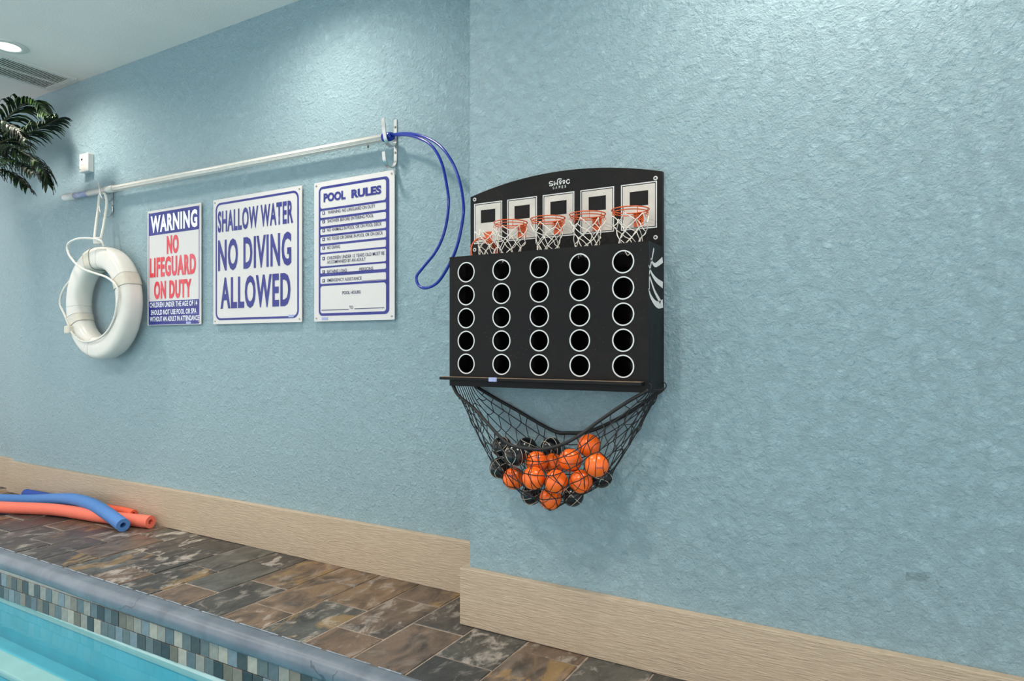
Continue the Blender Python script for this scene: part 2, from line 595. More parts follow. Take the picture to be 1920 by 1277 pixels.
BB = 0.025
b = MB().box(XL - BB, XC - BB + 0.001, YW - BB, YW + 0.001, 0, 0.196, 0.002)
b.box(XL - BB, XL, YW - 0.002, YL + 0.001, 0, 0.196)
tag(b.build('baseboard_middle', M['base']), 'long beige grained baseboard below the signs', 'baseboard', kind='structure')
b = MB().box(XC - BB, 3.2, YN - BB, YN + 0.001, 0, 0.187, 0.002)
b.box(XC - BB, XC, YN - 0.002, YW - BB, 0, 0.187)
tag(b.build('baseboard_right', M['base']), 'beige grained baseboard on the nearer wall, lower right', 'baseboard', kind='structure')
tag(MB().box(-7.5, XL - BB, YL - BB, YL + 0.001, 0, 0.196, 0.002).build('baseboard_left', M['base']), 'dark end of the beige baseboard in the recess at far left', 'baseboard', kind='structure')

# deck: mortar bed with slate tiles laid across it
YE = 1.462                               # back of the coping
floor = tag(MB().box(-7.5, 3.2, YE, 2.3, -0.25, -0.0032).build('floor', M['grout']), 'wet slate brick deck between baseboard and pool', 'floor', kind='structure')
TW, TL, G = 0.2015, 0.298, 0.006
cells = {}
def slate_mesh(w, l):
    key = (round(w, 3), round(l, 3))
    if key not in cells:
        mb = MB().box(-w / 2, w / 2, -l / 2, l / 2, -0.02, 0, 0.0025)
        me = bpy.data.meshes.new('slate_tile')
        me.from_pydata(mb.v, [], mb.f); me.update()
        cells[key] = me
    return cells[key]
rt = random.Random(11)
for k in range(-19, 10):
    xc = -1.6 + TW / 2 + k * TW
    joints = [1.612, 1.910] if k % 2 == 0 else [1.761, 2.059]
    yend = YL if xc < XL - 0.1 else (YW - 0.012 if xc < XC - BB else YN - 0.012)
    edges = [YE] + [j for j in joints if YE + 0.03 < j < yend - 0.02] + [yend]
    for y0, y1 in zip(edges[:-1], edges[1:]):
        w, l = TW - G, y1 - y0 - G
        t = link('slate_tile', slate_mesh(w, l), M['slate'], floor)
        t.location = (xc, (y0 + y1) / 2, rt.uniform(-0.0022, 0.0012))
        t.rotation_euler = (rt.uniform(-.006, .006), rt.uniform(-.006, .006), rt.uniform(-.006, .006))

# pool shell, coping, waterline mosaic, water
YP = 1.412                               # pool wall face
ZWAT = -0.182
pool = MB().box(-7.5, 3.2, YP, YE + 0.02, -1.0, -0.012)
pool.box(-7.5, 3.2, -3.6, YP, -1.05, -0.95)
pool_o = tag(pool.build('pool_shell', M['plaster']), 'turquoise plastered pool wall and floor under the water', 'pool', kind='structure')
prof = [(YE, -0.014), (YE, 0.0015), (YE - 0.012, 0.003)]
for k in range(9):
    g = math.radians(90 + 90 * k / 8)
    prof.append((1.428 + 0.034 * math.cos(g), -0.028 + 0.031 * math.sin(g)))
prof += [(1.395, -0.046), (1.400, -0.054), (1.412, -0.056)]
xs = [-7.5 + i * 0.1 for i in range(108)]
mb = MB()
vs = []; fs = []
np_ = len(prof)
for i, x in enumerate(xs):
    wob = 0.0025 * math.sin(x * 3.1) + 0.0015 * math.sin(x * 7.7)
    for y, z in prof:
        vs.append((x, y + (wob if y < YE - 0.01 else 0), z))
for i in range(len(xs) - 1):
    for k in range(np_ - 1):
        fs.append((i * np_ + k, i * np_ + k + 1, (i + 1) * np_ + k + 1, (i + 1) * np_ + k))
mb.add(vs, fs, True)
cop = tag(mb.build('pool_coping', M['coping']), 'rounded blue grey painted coping along the pool edge', 'coping', kind='structure')
mb = MB()
for i in range(40):
    x0 = -5.2 + i * 0.1 + rt.uniform(0, 0.012)
    mb.box(x0, x0 + rt.uniform(0.075, 0.094), YE - 0.002, YE + 0.002, -0.004, 0.0036, 0.001)
mb.build('caulk_bead', M['grout_white'], cop)
MB().box(-7.5, 3.2, YP - 0.002, YP + 0.002, -0.172, -0.05).build('tile_backing', M['seam'], pool_o)
pale = MB().box(-7.5, 3.2, YP - 0.004, YP + 0.002, ZWAT - 0.02, -0.163).build('plaster_strip', M['plaster_pale'], pool_o)
# submerged bench with a pale nosing
mb = MB().box(-7.5, -2.4, 1.25, YP, -0.95, -0.372)
mb.box(-7.5, -2.4, 1.34, YP, -0.38, -0.36)
mb.build('bench', M['plaster'], pool_o)
mb = MB().box(-7.5, -2.4, 1.25, 1.341, -0.372, -0.345, 0.008)
mb.build('bench_nosing', M['plaster_pale'], pool_o)
mos = {}
for i in range(len(TILE_RGB)):
    q = MB().box(-0.0228, 0.0228, -0.006, 0.0, -0.0263, 0.0263, 0.0012)
    me = bpy.data.meshes.new('mosaic_tile')
    me.from_pydata(q.v, [], q.f); me.update()
    me.materials.append(M['mos%d' % i])
    mos[i] = me
rm = random.Random(5)
for row in range(2):
    last = -1
    for k in range(78):
        x = -4.1 + k * 0.0478 + row * 0.0239
        i = rm.randrange(len(TILE_RGB))
        while i == last:
            i = rm.randrange(len(TILE_RGB))
        last = i
        t = link('mosaic_tile', mos[i], None, pool_o)
        t.location = (x, YP - rm.uniform(0, 0.0015), -0.0865 - row * 0.0555 + 0.012 * (x + 2.2))
tag(MB().add([(-7.5, -3.6, ZWAT), (3.2, -3.6, ZWAT), (3.2, YP, ZWAT), (-7.5, YP, ZWAT)], [(0, 1, 2, 3)]).build('pool_water', M['water']), 'clear turquoise pool water in the lower left corner', 'water', kind='stuff')

# ================================================================ CEILING FIXTURES
def ceiling_light(x, y, label):
    t = empty('ceiling_light', (x, y, ZC))
    tag(t, label, 'light', 'recessed ceiling lights')
    prof = [(0.088, 0.0), (0.088, -0.004), (0.083, -0.007), (0.062, -0.0085), (0.056, -0.007), (0.053, 0.0)]
    n = 40; vs = []; fs = []
    for r, z in prof:
        for k in range(n):
            g = 2 * math.pi * k / n
            vs.append((x + r * math.cos(g), y + r * math.sin(g), ZC + z))
    for i in range(len(prof) - 1):
        for k in range(n):
            l = (k + 1) % n
            fs.append((i * n + k, i * n + l, (i + 1) * n + l, (i + 1) * n + k))
    MB().add(vs, fs, True).build('trim_ring', M['white_plastic'], t)
    MB().cyl((x, y, ZC - 0.003), (0, 0, -1), 0.054, 0.0022, 40).build('lens', M['lens'], t)
    return t
ceiling_light(-3.92, 1.645, 'round glowing recessed ceiling light above the palm, at left edge')
ceiling_light(-2.04, 1.645, 'round recessed ceiling light above the two larger pool signs')
ceiling_light(-0.10, 1.60, 'round recessed ceiling light high above the bare right wall')
ceiling_light(-5.80, 1.645, 'round recessed ceiling light beyond the palm, near the recessed wall end')
ceiling_light(-4.9, 0.2, 'round recessed ceiling light over the pool, furthest along from the game')
ceiling_light(-3.0, 0.2, 'round recessed ceiling light over the middle of the pool')
ceiling_light(-1.1, 0.2, 'round recessed ceiling light over the pool, nearest the basketball game')

t = tag(empty('ceiling_vent', (-4.215, 1.855, ZC)), 'rectangular white louvred air vent in the ceiling beside the light', 'vent')
X0, X1, Y0, Y1 = -4.375, -4.055, 1.665, 2.045
mb = MB()
for a in ((X0, X1, Y0, Y0 + .028), (X0, X1, Y1 - .028, Y1), (X0, X0 + .028, Y0 + .028, Y1 - .028), (X1 - .028, X1, Y0 + .028, Y1 - .028)):
    mb.box(*a, ZC - 0.009, ZC)
mb.build('frame', M['vent'], t)
MB().box(-4.221, -4.209, Y0 + .028, Y1 - .028, ZC - 0.010, ZC).build('divider', M['vent'], t)
MB().box(X0 + .028, X1 - .028, Y0 + .028, Y1 - .028, ZC - 0.0015, ZC - 0.0005).build('duct_opening', M['vent_dark'], t)
for xa, xb in ((X0 + .028, -4.221), (-4.209, X1 - .028)):
    mb = MB()
    y = Y0 + 0.034
    while y < Y1 - 0.034:
        mb.add([(xa, y, ZC - .009), (xb, y, ZC - .009), (xb, y + .006, ZC - .001), (xa, y + .006, ZC - .001),
                (xa, y + .004, ZC - .009), (xb, y + .004, ZC - .009), (xb, y + .009, ZC - .001), (xa, y + .009, ZC - .001)],
               [(0, 1, 2, 3), (4, 7, 6, 5), (0, 4, 5, 1), (0, 3, 7, 4), (1, 5, 6, 2)])
        y += 0.0125
    tag(mb.build('louvre_slats', M['vent'], t), kind='stuff')
for x, y in ((X0 + .014, Y0 + .014), (X1 - .014, Y0 + .014), (X0 + .014, Y1 - .014), (X1 - .014, Y1 - .014)):
    MB().cyl((x, y, ZC - .009), (0, 0, -1), 0.004, 0.0015, 12).build('screw', M['ink_white'], t)

# ================================================================ WALL THINGS
# little white alarm box
t = tag(empty('wall_alarm', (-3.976, YW, 0.985 + H0)), 'small white alarm box on the wall above the pole', 'alarm')
MB().box(-4.02, -3.932, YW - 0.036, YW, 0.985 + H0, 1.09 + H0, 0.005).build('body', M['white_plastic'], t)
MB().box(-3.998, -3.984, YW - 0.038, YW - 0.034, 1.052 + H0, 1.062 + H0, 0.001).build('indicator', M['dark'], t)
MB().box(-4.012, -4.006, YW - 0.0375, YW - 0.034, 1.000 + H0, 1.005 + H0, 0.001).build('latch', M['dark'], t)
MB().box(-4.000, -3.975, YW - 0.0366, YW - 0.034, 1.024 + H0, 1.0265 + H0).build('badge', M['seam'], t)

# hooks
def wall_hook(x, label, w):
    t = tag(empty('wall_hook', (x, YW, 0.70 + H0)), label, 'hook', 'steel double hooks holding the rescue pole')
    MB().box(x - w / 2, x + w / 2, YW - 0.004, YW, 0.735 + H0, 0.908 + H0, 0.001).build('strip', M['steel'], t)
    def flat(path, name):
        P = catmull(path, 6)
        mb = MB(); vs = []; fs = []
        for i, (y, z) in enumerate([(p.x, p.y) for p in P]):
            q0 = P[max(i - 1, 0)]; q1 = P[min(i + 1, len(P) - 1)]
            d = (q1 - q0).normalized(); nx, nz = -d.y, d.x
            for s, e in ((-1, -1), (1, -1), (1, 1), (-1, 1)):
                vs.append((x + s * w / 2, y + nx * e * 0.0018, z + nz * e * 0.0018))
        for i in range(len(P) - 1):
            for k in range(4):
                l = (k + 1) % 4
                fs.append((i * 4 + k, i * 4 + l, i * 4 + 4 + l, i * 4 + 4 + k))
        fs += [(0, 1, 2, 3), tuple(len(vs) - 4 + k for k in (3, 2, 1, 0))]
        return mb.add(vs, fs).build(name, M['steel'], t)
    z = H0
    flat([(YW - .004, .850 + z, 0), (YW - .006, .812 + z, 0), (YW - .030, .793 + z, 0), (YW - .058, .806 + z, 0), (YW - .071, .845 + z, 0), (YW - .077, .893 + z, 0)], 'upper_hook')
    flat([(YW - .002, .765 + z, 0), (YW - .004, .735 + z, 0), (YW - .020, .713 + z, 0), (YW - .046, .708 + z, 0), (YW - .067, .727 + z, 0), (YW - .074, .762 + z, 0)], 'lower_hook')
    for zz in (0.878, 0.775):
        MB().cyl((x, YW - .004, zz + z), (0, -1, 0), 0.0055, 0.003, 12, 0.004).build('screw', M['screw'], t)
    return t
wall_hook(-3.742, 'thin steel double hook at the capped end of the pole, holding the ring rope', 0.010)
wall_hook(-1.736, 'wide steel double hook at the blue end of the pole', 0.016)

# rescue pole with vinyl covered crook
t = tag(empty('rescue_pole', (-2.9, 2.03, 0.80 + H0)), 'long white rescue pole with a blue vinyl crook, resting on two hooks', 'pole')
PA, PB = atY(121, 371, 2.036), atY(724, 257.5, 2.036)
D = (PB - PA).normalized()
def along(u):
    q = atY(u, 300, 2.036)
    k = (q.x - PA.x) / (PB.x - PA.x)
    return PA + (PB - PA) * k
mb = MB()
n = 24
mb.tube([along(162), along(400), PB], 0.0152, n)
po = mb.build('pole_tube', M['pole'], t)
for k in range(8):
    g = 2 * math.pi * k / 8
    side = Vector((0, math.cos(g), math.sin(g))) * 0.0152
    MB().tube([along(216) + side, PB + side], 0.0016, 6).build('rib', M['pole'], po)
MB().tube([along(196), along(214)], 0.0185, n).build('collar', M['pole'], t)
MB().tube([along(139), along(165)], 0.0165, n).build('printed_sleeve', M['pole_label'], t)
MB().tube([PA, PA + D * 0.008, PA + D * 0.05, along(141)], [0.017, 0.021, 0.021, 0.0195], n).build('end_cap', M['white_plastic'], t)
for u in (690,):
    q = along(u)
    MB().tube([q, q + Vector((0, 0, -0.028))], [0.005, 0.004], 10).build('snap_button', M['screw'], t)
MB().tube([PB - D * 0.012, PB + D * 0.02, PB + D * 0.034], [0.0175, 0.018, 0.014], n).build('ferrule', M['blue_vinyl'], t)
A = PB + D * 0.02
lp = [A + Vector((0, 0, .003)), atY(760, 253, 2.02), atY(785, 259, 2.00), atY(810, 274, 1.985), atY(828, 305, 1.97), atY(838, 350, 1.955), atY(841, 385, 1.945),
      atY(834, 432, 1.935), atY(818, 470, 1.93), atY(792, 503, 1.93), atY(781, 519, 1.925), atY(785, 535, 1.92), atY(800, 540, 1.915),
      atY(822, 528, 1.90), atY(844, 493, 1.885), atY(858, 458, 1.875), atY(867, 415, 1.875), atY(869, 385, 1.885), atY(863, 345, 1.91),
      atY(851, 310, 1.94), atY(834, 283, 1.96), atY(815, 266, 1.98), atY(788, 254, 2.00), atY(760, 250, 2.02), A + Vector((0, -.004, .005))]
MB().tube(catmull(lp, 6), 0.0054, 10).build('crook', M['blue_vinyl'], t)

# life ring
RC = Vector((-3.705, 2.003, 0.232 + H0))
t = tag(empty('life_ring', (RC.x, RC.y, RC.z - 0.3)), 'white hard shell life ring with rope, hanging from the left hook', 'life ring')
RM, RR, RD = 0.243, 0.060, 0.054
def ring_pt(ang, phi, k=1.0):
    """ang clockwise from the top, phi around the section (0 = outwards, 90 = towards the viewer)"""
    e = 0.62
    c, s = math.cos(phi), math.sin(phi)
    a = math.copysign(abs(c) ** e, c) * RR * k
    bq = math.copysign(abs(s) ** e, s) * RD * k
    r = RM + a
    return Vector((RC.x + r * math.sin(ang), RC.y - bq, RC.z + r * math.cos(ang)))
def ring_sweep(a0, a1, na, k, closed):
    n = 28; vs = []; fs = []
    for i in range(na):
        g = a0 + (a1 - a0) * i / (na if closed else na - 1)
        for j in range(n):
            vs.append(ring_pt(g, 2 * math.pi * j / n, k))
    for i in range(na if closed else na - 1):
        q = (i + 1) % na
        for j in range(n):
            l = (j + 1) % n
            fs.append((i * n + j, i * n + l, q * n + l, q * n + j))
    return MB().add(vs, fs, True)
ring_sweep(0, 2 * math.pi, 72, 1.0, True).build('shell', M['ring'], t)
for deg, hw in ((-16, 6.5), (66, 6.5), (-112, 6.5)):
    bo = ring_sweep(math.radians(deg - hw), math.radians(deg + hw), 8, 1.05, False).build('band', M['band'], t)
    for s in (-1, 1):
        g = math.radians(deg + s * hw)
        MB().tube([ring_pt(g, 2 * math.pi * j / 28, 1.045) for j in range(28)], 0.0014, 6, True).build('band_edge', M['seam'], bo)
for deg in (193, 5, -93):
    g = math.radians(deg)
    MB().tube([ring_pt(g, 2 * math.pi * j / 28, 1.0) for j in range(28)], 0.0009, 6, True).build('shell_seam', M['seam'], t)
MB().box(-3.955, -3.900, 1.925, 1.962, 0.068 + H0, 0.112 + H0, 0.008).build('rope_clasp', M['band'], t)
ropeY = 1.935
gl = [atY(195, 462, 1.955), atY(188, 451, 1.945), atY(168, 447, 1.93), atY(145, 448, 1.92), atY(128, 457, 1.92), atY(127, 472, 1.92), atY(138, 490, 1.92), atY(155, 504, 1.925),
      atY(180, 513, 1.935), atY(200, 520, 1.937), atY(216, 533, 1.937), atY(222, 549, 1.94), atY(219, 575, 1.94), atY(212, 602, 1.945), atY(198, 625, 1.945), atY(178, 638, 1.937), atY(155, 640, 1.937),
      atY(138, 628, 1.937), atY(129, 610, 1.945), atY(121, 590, 1.955), atY(113, 572, 1.96), atY(114, 556, 1.96), atY(122, 538, 1.965), atY(136, 521, 1.99)]
MB().tube(catmull(gl, 6), 0.0056, 10).build('grab_rope', M['rope'], t)
hk = Vector((-3.742, YW - .054, 0.822 + H0))
top = RC + Vector((-0.01, 0, RM + RR + 0.012))
for dx, dy in ((-0.026, -0.01), (0.024, 0.006)):
    MB().tube(catmull([hk + Vector((0, 0, .012)), hk + Vector((dx * .5, dy, 0)), hk + Vector((dx, dy, -0.06)), top + Vector((dx * .7, dy - .02, 0.04)), top + Vector((dx * .3, -0.03, -.0))], 6), 0.0072, 10).build('hanging_rope', M['rope'], t)
kn = MB()
for k in range(3):
    kn.tube([top + Vector((0.019 * math.cos(g), -0.024 + 0.014 * math.sin(g), 0.008 + 0.011 * k)) for g in [2 * math.pi * i / 14 for i in range(14)]], 0.0065, 8, True)
kn.build('knot', M['rope'], t)

# ---------------------------------------------------------------- signs
YS = YW - 0.0125                          # face of the sign panels
def sx(u): return atY(u, 500, YS).x
def sz(u, v): return atY(u, v, YS).z
def sign(x0, x1, z0, z1, label, bow):
    t = tag(empty('pool_sign', ((x0 + x1) / 2, YW, z0)), label, 'sign', 'printed pool signs on the blue wall')
    shape('panel', [rrect(x0, x1, z0, z1, 0.004)], YS, 0.004, M['sign'], t)
    for x in (x0 + .014, x1 - .014):
        for z in (z0 + .014, z1 - .014):
            MB().cyl((x, YS + .012, z), (0, -1, 0), 0.0042, 0.0145, 12, 0.0036).build('nail', M['screw'], t)
    return t
Y1_ = YS - 0.0006
Y2_ = YS - 0.0012
# 1: WARNING
def c2(x, y): return 80 + x / 3.36, 320 + y / 3.36
x0, x1, z0, z1 = -3.400, -2.957, 0.108 + H0, 0.706 + H0
s1 = sign(x0, x1, z0, z1, 'narrow blue and red sign reading WARNING NO LIFEGUARD ON DUTY, beside the ring', 0)
def box2(uL, uR, vt, vb):
    a = c2(uL, vt); b_ = c2(uL, vb); r = c2(uR, vt)
    return sx(a[0]), sx(r[0]), sz(*b_), sz(*a)
zt = sz(*c2(672, 272)); zh = sz(*c2(672, 412)); zf = sz(*c2(672, 826)); zb = sz(*c2(672, 972))
xa, xb = x0 + .010, x1 - .012
shape('header_panel', [rrect(xa, xb, zh, zt, .006)], Y1_, .0004, M['ink_blue'], s1)
shape('footer_panel', [rrect(xa, xb, zb, zf, .006)], Y1_, .0004, M['ink_blue'], s1)
for q in (xa, xb - .0035):
    shape('border_line', [rrect(q, q + .0035, zf - .001, zh + .001, 0)], Y1_, .0004, M['ink_blue'], s1)
def put2(body, uL, uR, vt, vb, mat, parent, bold=.02, sp=1.0):
    a, b_, c, d = box2(uL, uR, vt, vb)
    text(body, a, b_, c, d, Y2_, mat, parent, bold=bold, space=sp)
put2('WARNING', 682, 976, 288, 396, M['ink_white'], s1, .045, 1.12)
put2('NO', 783, 857, 410, 527, M['ink_red'], s1, .045, 1.12)
put2('LIFEGUARD', 676, 966, 552, 676, M['ink_red'], s1, .04, 1.12)
put2('ON DUTY', 703, 938, 698, 812, M['ink_red'], s1, .045, 1.12)
put2('CHILDREN UNDER THE AGE OF 14', 676, 976, 832, 864, M['ink_white'], s1, .02, 1.06)
put2('SHOULD NOT USE POOL OR SPA', 683, 970, 879, 911, M['ink_white'], s1, .02, 1.06)
put2('WITHOUT AN ADULT IN ATTENDANCE', 678, 986, 921, 952, M['ink_white'], s1, .02, 1.06)
a = box2(905, 935, 951, 966)
shape('barcode_sticker', [rrect(a[0], a[1], a[2], a[3], 0)], Y2_, .0003, M['sticker'], s1)
# 2: SHALLOW WATER
def c3(x, y): return 380 + x / 3.99, 300 + y / 3.99
def box3(uL, uR, vt, vb):
    a = c3(uL, vt); b_ = c3(uL, vb); r = c3(uR, vt)
    return sx(a[0]), sx(r[0]), sz(*b_), sz(*a)
x0, x1, z0, z1 = -2.862, -2.256, 0.106 + H0, 0.706 + H0
s2 = sign(x0, x1, z0, z1, 'square blue lettered sign reading SHALLOW WATER NO DIVING ALLOWED', 0)
m_ = .018
shape('border_line', [rrect(x0 + m_, x1 - m_, z0 + m_, z1 - m_, .035), rrect(x0 + m_ + .010, x1 - m_ - .010, z0 + m_ + .010, z1 - m_ - .010, .026)], Y1_, .0004, M['ink_blue'], s2)
for body, q in (('SHALLOW WATER', (115, 678, 386, 546)), ('NO DIVING', (117, 664, 600, 835)), ('ALLOWED', (135, 658, 880, 1117))):
    a, b_, c, d = box3(*q)
    text(body, a, b_, c, d, Y2_, M['ink_blue'], s2, bold=.03, space=1.1)
a = box3(643, 682, 1158, 1178)
shape('barcode_sticker', [rrect(a[0], a[1], a[2], a[3], 0)], Y2_, .0003, M['sticker'], s2)
# 3: POOL RULES
x0, x1, z0, z1 = -2.180, -1.733, 0.106 + H0, 0.705 + H0
s3 = sign(x0, x1, z0, z1, 'sign listing POOL RULES in eight blue framed rows, right of the others', 0)
xo0, xo1 = sx(c3(869, 0)[0]), sx(c3(1397, 0)[0])
zo1, zo0 = sz(*c3(870, 205)), sz(*c3(870, 1168))
xi0, xi1 = sx(c3(876, 0)[0]) + .004, sx(c3(1372, 0)[0])
rows = [(222, 368), (384, 436), (452, 501), (518, 564), (580, 630), (646, 696), (709, 798), (811, 851), (874, 929), (945, 1148)]
loops = [rrect(xo0, xo1, zo0, zo1, .022)]
for i, (vt, vb) in enumerate(rows):
    zt, zb = sz(*c3(876, vt)), sz(*c3(876, vb))
    loops.append(rrect(xi0, xi1, zb, zt, .012 if i in (0, 9) else .006, 4))
shape('rule_frame', loops, Y1_, .0004, M['ink_blue'], s3)
def put3(body, uL, uR, vt, vb, mat, bold=.006, sp=1.0):
    a, b_, c, d = box3(uL, uR, vt, vb)
    text(body, a, b_, c, d, Y2_, mat, s3, bold=bold, space=sp)
put3('POOL', 906, 1070, 252, 318, M['ink_blue'], .05)
put3('RULES', 1114, 1338, 223, 287, M['ink_blue'], .05)
put3('WARNING: NO LIFEGUARD ON DUTY', 937, 1292, 380, 405, M['ink_dark'])
put3('SHOWER BEFORE ENTERING POOL', 935, 1280, 446, 471, M['ink_dark'])
put3('NO ANIMALS IN POOL OR ON POOL DECK', 932, 1340, 512, 537, M['ink_dark'])
put3('NO FOOD OR DRINK IN POOL OR ON DECK', 932, 1350, 578, 603, M['ink_dark'])
put3('NO DIVING', 932, 1028, 644, 669, M['ink_dark'])
put3('CHILDREN UNDER 12 YEARS OLD MUST BE', 932, 1362, 722, 747, M['ink_dark'])
put3('ACCOMPANIED BY AN ADULT', 932, 1220, 754, 778, M['ink_dark'])
put3('BATHING LOAD', 932, 1080, 823, 848, M['ink_dark'])
put3('PERSONS', 1173, 1277, 806, 830, M['ink_dark'])
put3('EMERGENCY ASSISTANCE', 934, 1190, 889, 913, M['ink_dark'])
put3('POOL HOURS', 1046, 1182, 982, 1006, M['ink_dark'], .012)
put3('TO', 1098, 1126, 1091, 1114, M['ink_dark'], .01)
for q in ((890, 1094, 1122, 1127), (1136, 1360, 1111, 1116), (1082, 1170, 842, 845), (1194, 1366, 903, 906)):
    a = box3(*q)
    shape('ruled_line', [rrect(a[0], a[1], a[2], a[3], 0)], Y2_, .0003, M['ink_dark'], s3)
for i, (vc, d) in enumerate(((398, '1'), (463, '2'), (529, '3'), (595, '4'), (660, '5'), (738, '6'), (838, '7'), (904, '8'))):
    a = box3(897, 915, vc - 12, vc + 12)
    sq = shape('number_square', [rrect(a[0], a[1], a[2], a[3], 0)], Y2_, .0003, M['ink_dark'], s3)
    w = a[1] - a[0]; hgt = a[3] - a[2]
    text(d, a[0] + w * .32, a[1] - w * .3, a[2] + hgt * .2, a[3] - hgt * .2, Y2_ - .0004, M['ink_white'], sq, bold=.02)
a = box3(893, 937, 1178, 1197)
shape('barcode_sticker', [rrect(a[0], a[1], a[2], a[3], 0)], Y2_, .0003, M['sticker'], s3)

# ================================================================ BASKETBALL GAME
GX0, GX1, GYF, GYB = -1.220, -0.570, 1.7186, 1.838
ZT, ZB = 0.281 + H0, -0.121 + H0
game = tag(empty('basketball_game', (-0.895, YN, ZB)), 'black wall mounted basketball game with five hoops above 25 ringed holes', 'game')
arc = []
for k in range(21):
    q = k / 20
    arc.append((GX1 + (GX0 - GX1) * q, 0.494 + H0 + 0.043 * (1 - (2 * q - 1) ** 2)))
shape('backboard', [[(GX0, ZB), (GX1, ZB)] + arc], GYB, 0.0135, M['board'], game)
HX = [-1.157, -1.029, -0.9005, -0.7715, -0.6425]
HZ = [z + H0 for z in (0.2300, 0.1585, 0.0870, 0.0160, -0.0550)]
fp = shape('front_panel', [rrect(GX0, GX1, ZB + .004, ZT, 0)] + [circle(x, z, 0.0285) for x in HX for z in HZ], GYF, 0.009, M['board'], game)
for x in HX:
    for z in HZ:
        shape('hole_ring', [circle(x, z, 0.0318), circle(x, z, 0.0283)], GYF - .0007, .0009, M['print_white'], fp)
MB().box(GX1 - .009, GX1, GYF + .009, GYB, ZB + .004, ZT).build('side_panel', M['board'], game)
MB().box(GX0, GX0 + .009, GYF + .009, GYB, ZB + .004, ZT).build('side_panel', M['board'], game)
MB().box(GX0, GX1, GYF, GYB, ZB - .004, ZB + .004).build('bottom_panel', M['board'], game)
MB().box(GX0 + .009, GX1 - .009, 1.795, 1.799, ZB + .004, ZT - .02).build('inner_panel', M['board_in'], game)
for k in range(4):
    xm = (HX[k] + HX[k + 1]) / 2
    MB().box(xm - .003, xm + .003, GYF + .0092, 1.795, ZB + .004, ZT - .02).build('channel_divider', M['board_in'], game)
sh = MB().box(-1.242, -0.583, 1.694, GYF + .0005, -0.105 + H0, -0.0965 + H0, .001).build('release_bar', M['board'], game)
MB().box(-1.241, -0.584, 1.6945, GYF - .0002, -0.0966 + H0, -0.0955 + H0).build('bar_edge', M['wood_edge'], sh)
MB().box(-1.058, -1.030, 1.690, 1.697, -0.107 + H0, -0.094 + H0, .002).build('tape_tab', M['sticker'], sh)

# white basketball outline printed on the right side
def c6(x, y): return 1120 + x / 3.99, 440 + y / 3.99
mb = MB()
def side_stroke(pts, ws):
    P = catmull([atX(*c6(*p), GX1) for p in pts], 6)
    n = len(P)
    W = [ws[0] + (ws[1] - ws[0]) * i / (n - 1) for i in range(n)]
    stroke(mb, P, W, (1, 0, 0), 0.0006)
side_stroke([(422, 102), (410, 165), (397, 235), (388, 300), (388, 420)], (.008, .005))
side_stroke([(383, 228), (405, 290), (440, 340), (488, 378)], (.004, .019))
side_stroke([(398, 180), (415, 215), (432, 228), (455, 215), (487, 188)], (.006, .017))
side_stroke([(386, 300), (405, 360), (430, 430), (472, 505)], (.006, .013))
side_stroke([(383, 402), (396, 455), (425, 505), (455, 526), (489, 515)], (.006, .024))
mb.build('ball_graphic', M['print_white'], game)

# printed target squares
px0 = [-1.2055, -1.0785, -0.9505, -0.8225, -0.6935]
for k in range(5):
    a = px0[k]; bq = a + 0.1075
    z0, z1 = 0.3365 + H0, 0.4695 + H0
    y = GYB - .0006
    pr = shape('target_panel', [rrect(a + .0055, bq - .0055, z0 + .0055, z1 - .0055, 0), rrect(a + .0265, bq - .0255, z0 + .067, z1 - .0235, 0)], y, .0006, M['print'], game)
    shape('panel_outline', [rrect(a, bq, z0, z1, 0), rrect(a + .003, bq - .003, z0 + .003, z1 - .003, 0)], y, .0006, M['print_white'], pr)
# mounting screws
for x, z in ((-1.203, .484), (-0.590, .477), (-0.590, .309), (-1.203, .318)):
    q = MB().cyl((x, GYB, z + H0), (0, -1, 0), 0.0062, 0.0015, 20).build('washer', M['print_white'], game)
    MB().cyl((x, GYB - .0015, z + H0), (0, -1, 0), 0.003, 0.001, 12).build('screw_head', M['dark'], q)
# SWOOC GAMES logo
def cl(x, y): return atY(1020 + x / 31.93, 325 + y / 31.93, GYB - .0004)
mb = MB()
def lst(pts, w=.0028, m=6):
    stroke(mb, catmull([cl(*p) for p in pts], m), w, (0, -1, 0), .0004)
lst([(530, 500), (400, 495), (320, 560), (350, 630), (500, 640), (530, 690), (470, 740), (320, 745)])
lst([(615, 465), (615, 600), (625, 735)], m=2); lst([(625, 735), (715, 560), (815, 700)], m=1)
lst([(818, 700), (820, 560), (815, 420), (880, 340), (1060, 345)])
for cx, cy in ((980, 505), (1193, 480)):
    lst([(cx + 62 * math.cos(g), cy + 62 * math.sin(g)) for g in [2 * math.pi * i / 12 for i in range(13)]], .0022, 2)
    lst([(cx - 50, cy + 118), (cx + 60, cy + 92)], .0024, 1)
    lst([(cx - 45, cy + 150), (cx + 55, cy + 124)], .0018, 1)
lst([(1540, 420), (1450, 370), (1370, 430), (1345, 510), (1400, 600), (1480, 600), (1545, 510)])
mb.build('logo_lettering', M['print_white'], game)
for ch, x, y in (('G', 570, 880), ('A', 738, 845), ('M', 930, 815), ('E', 1105, 810), ('S', 1280, 780)):
    p = cl(x, y)
    text(ch, p.x - .0024, p.x + .0024, p.z - .0042, p.z + .0042, GYB - .0006, M['print_white'], game, bold=.015)

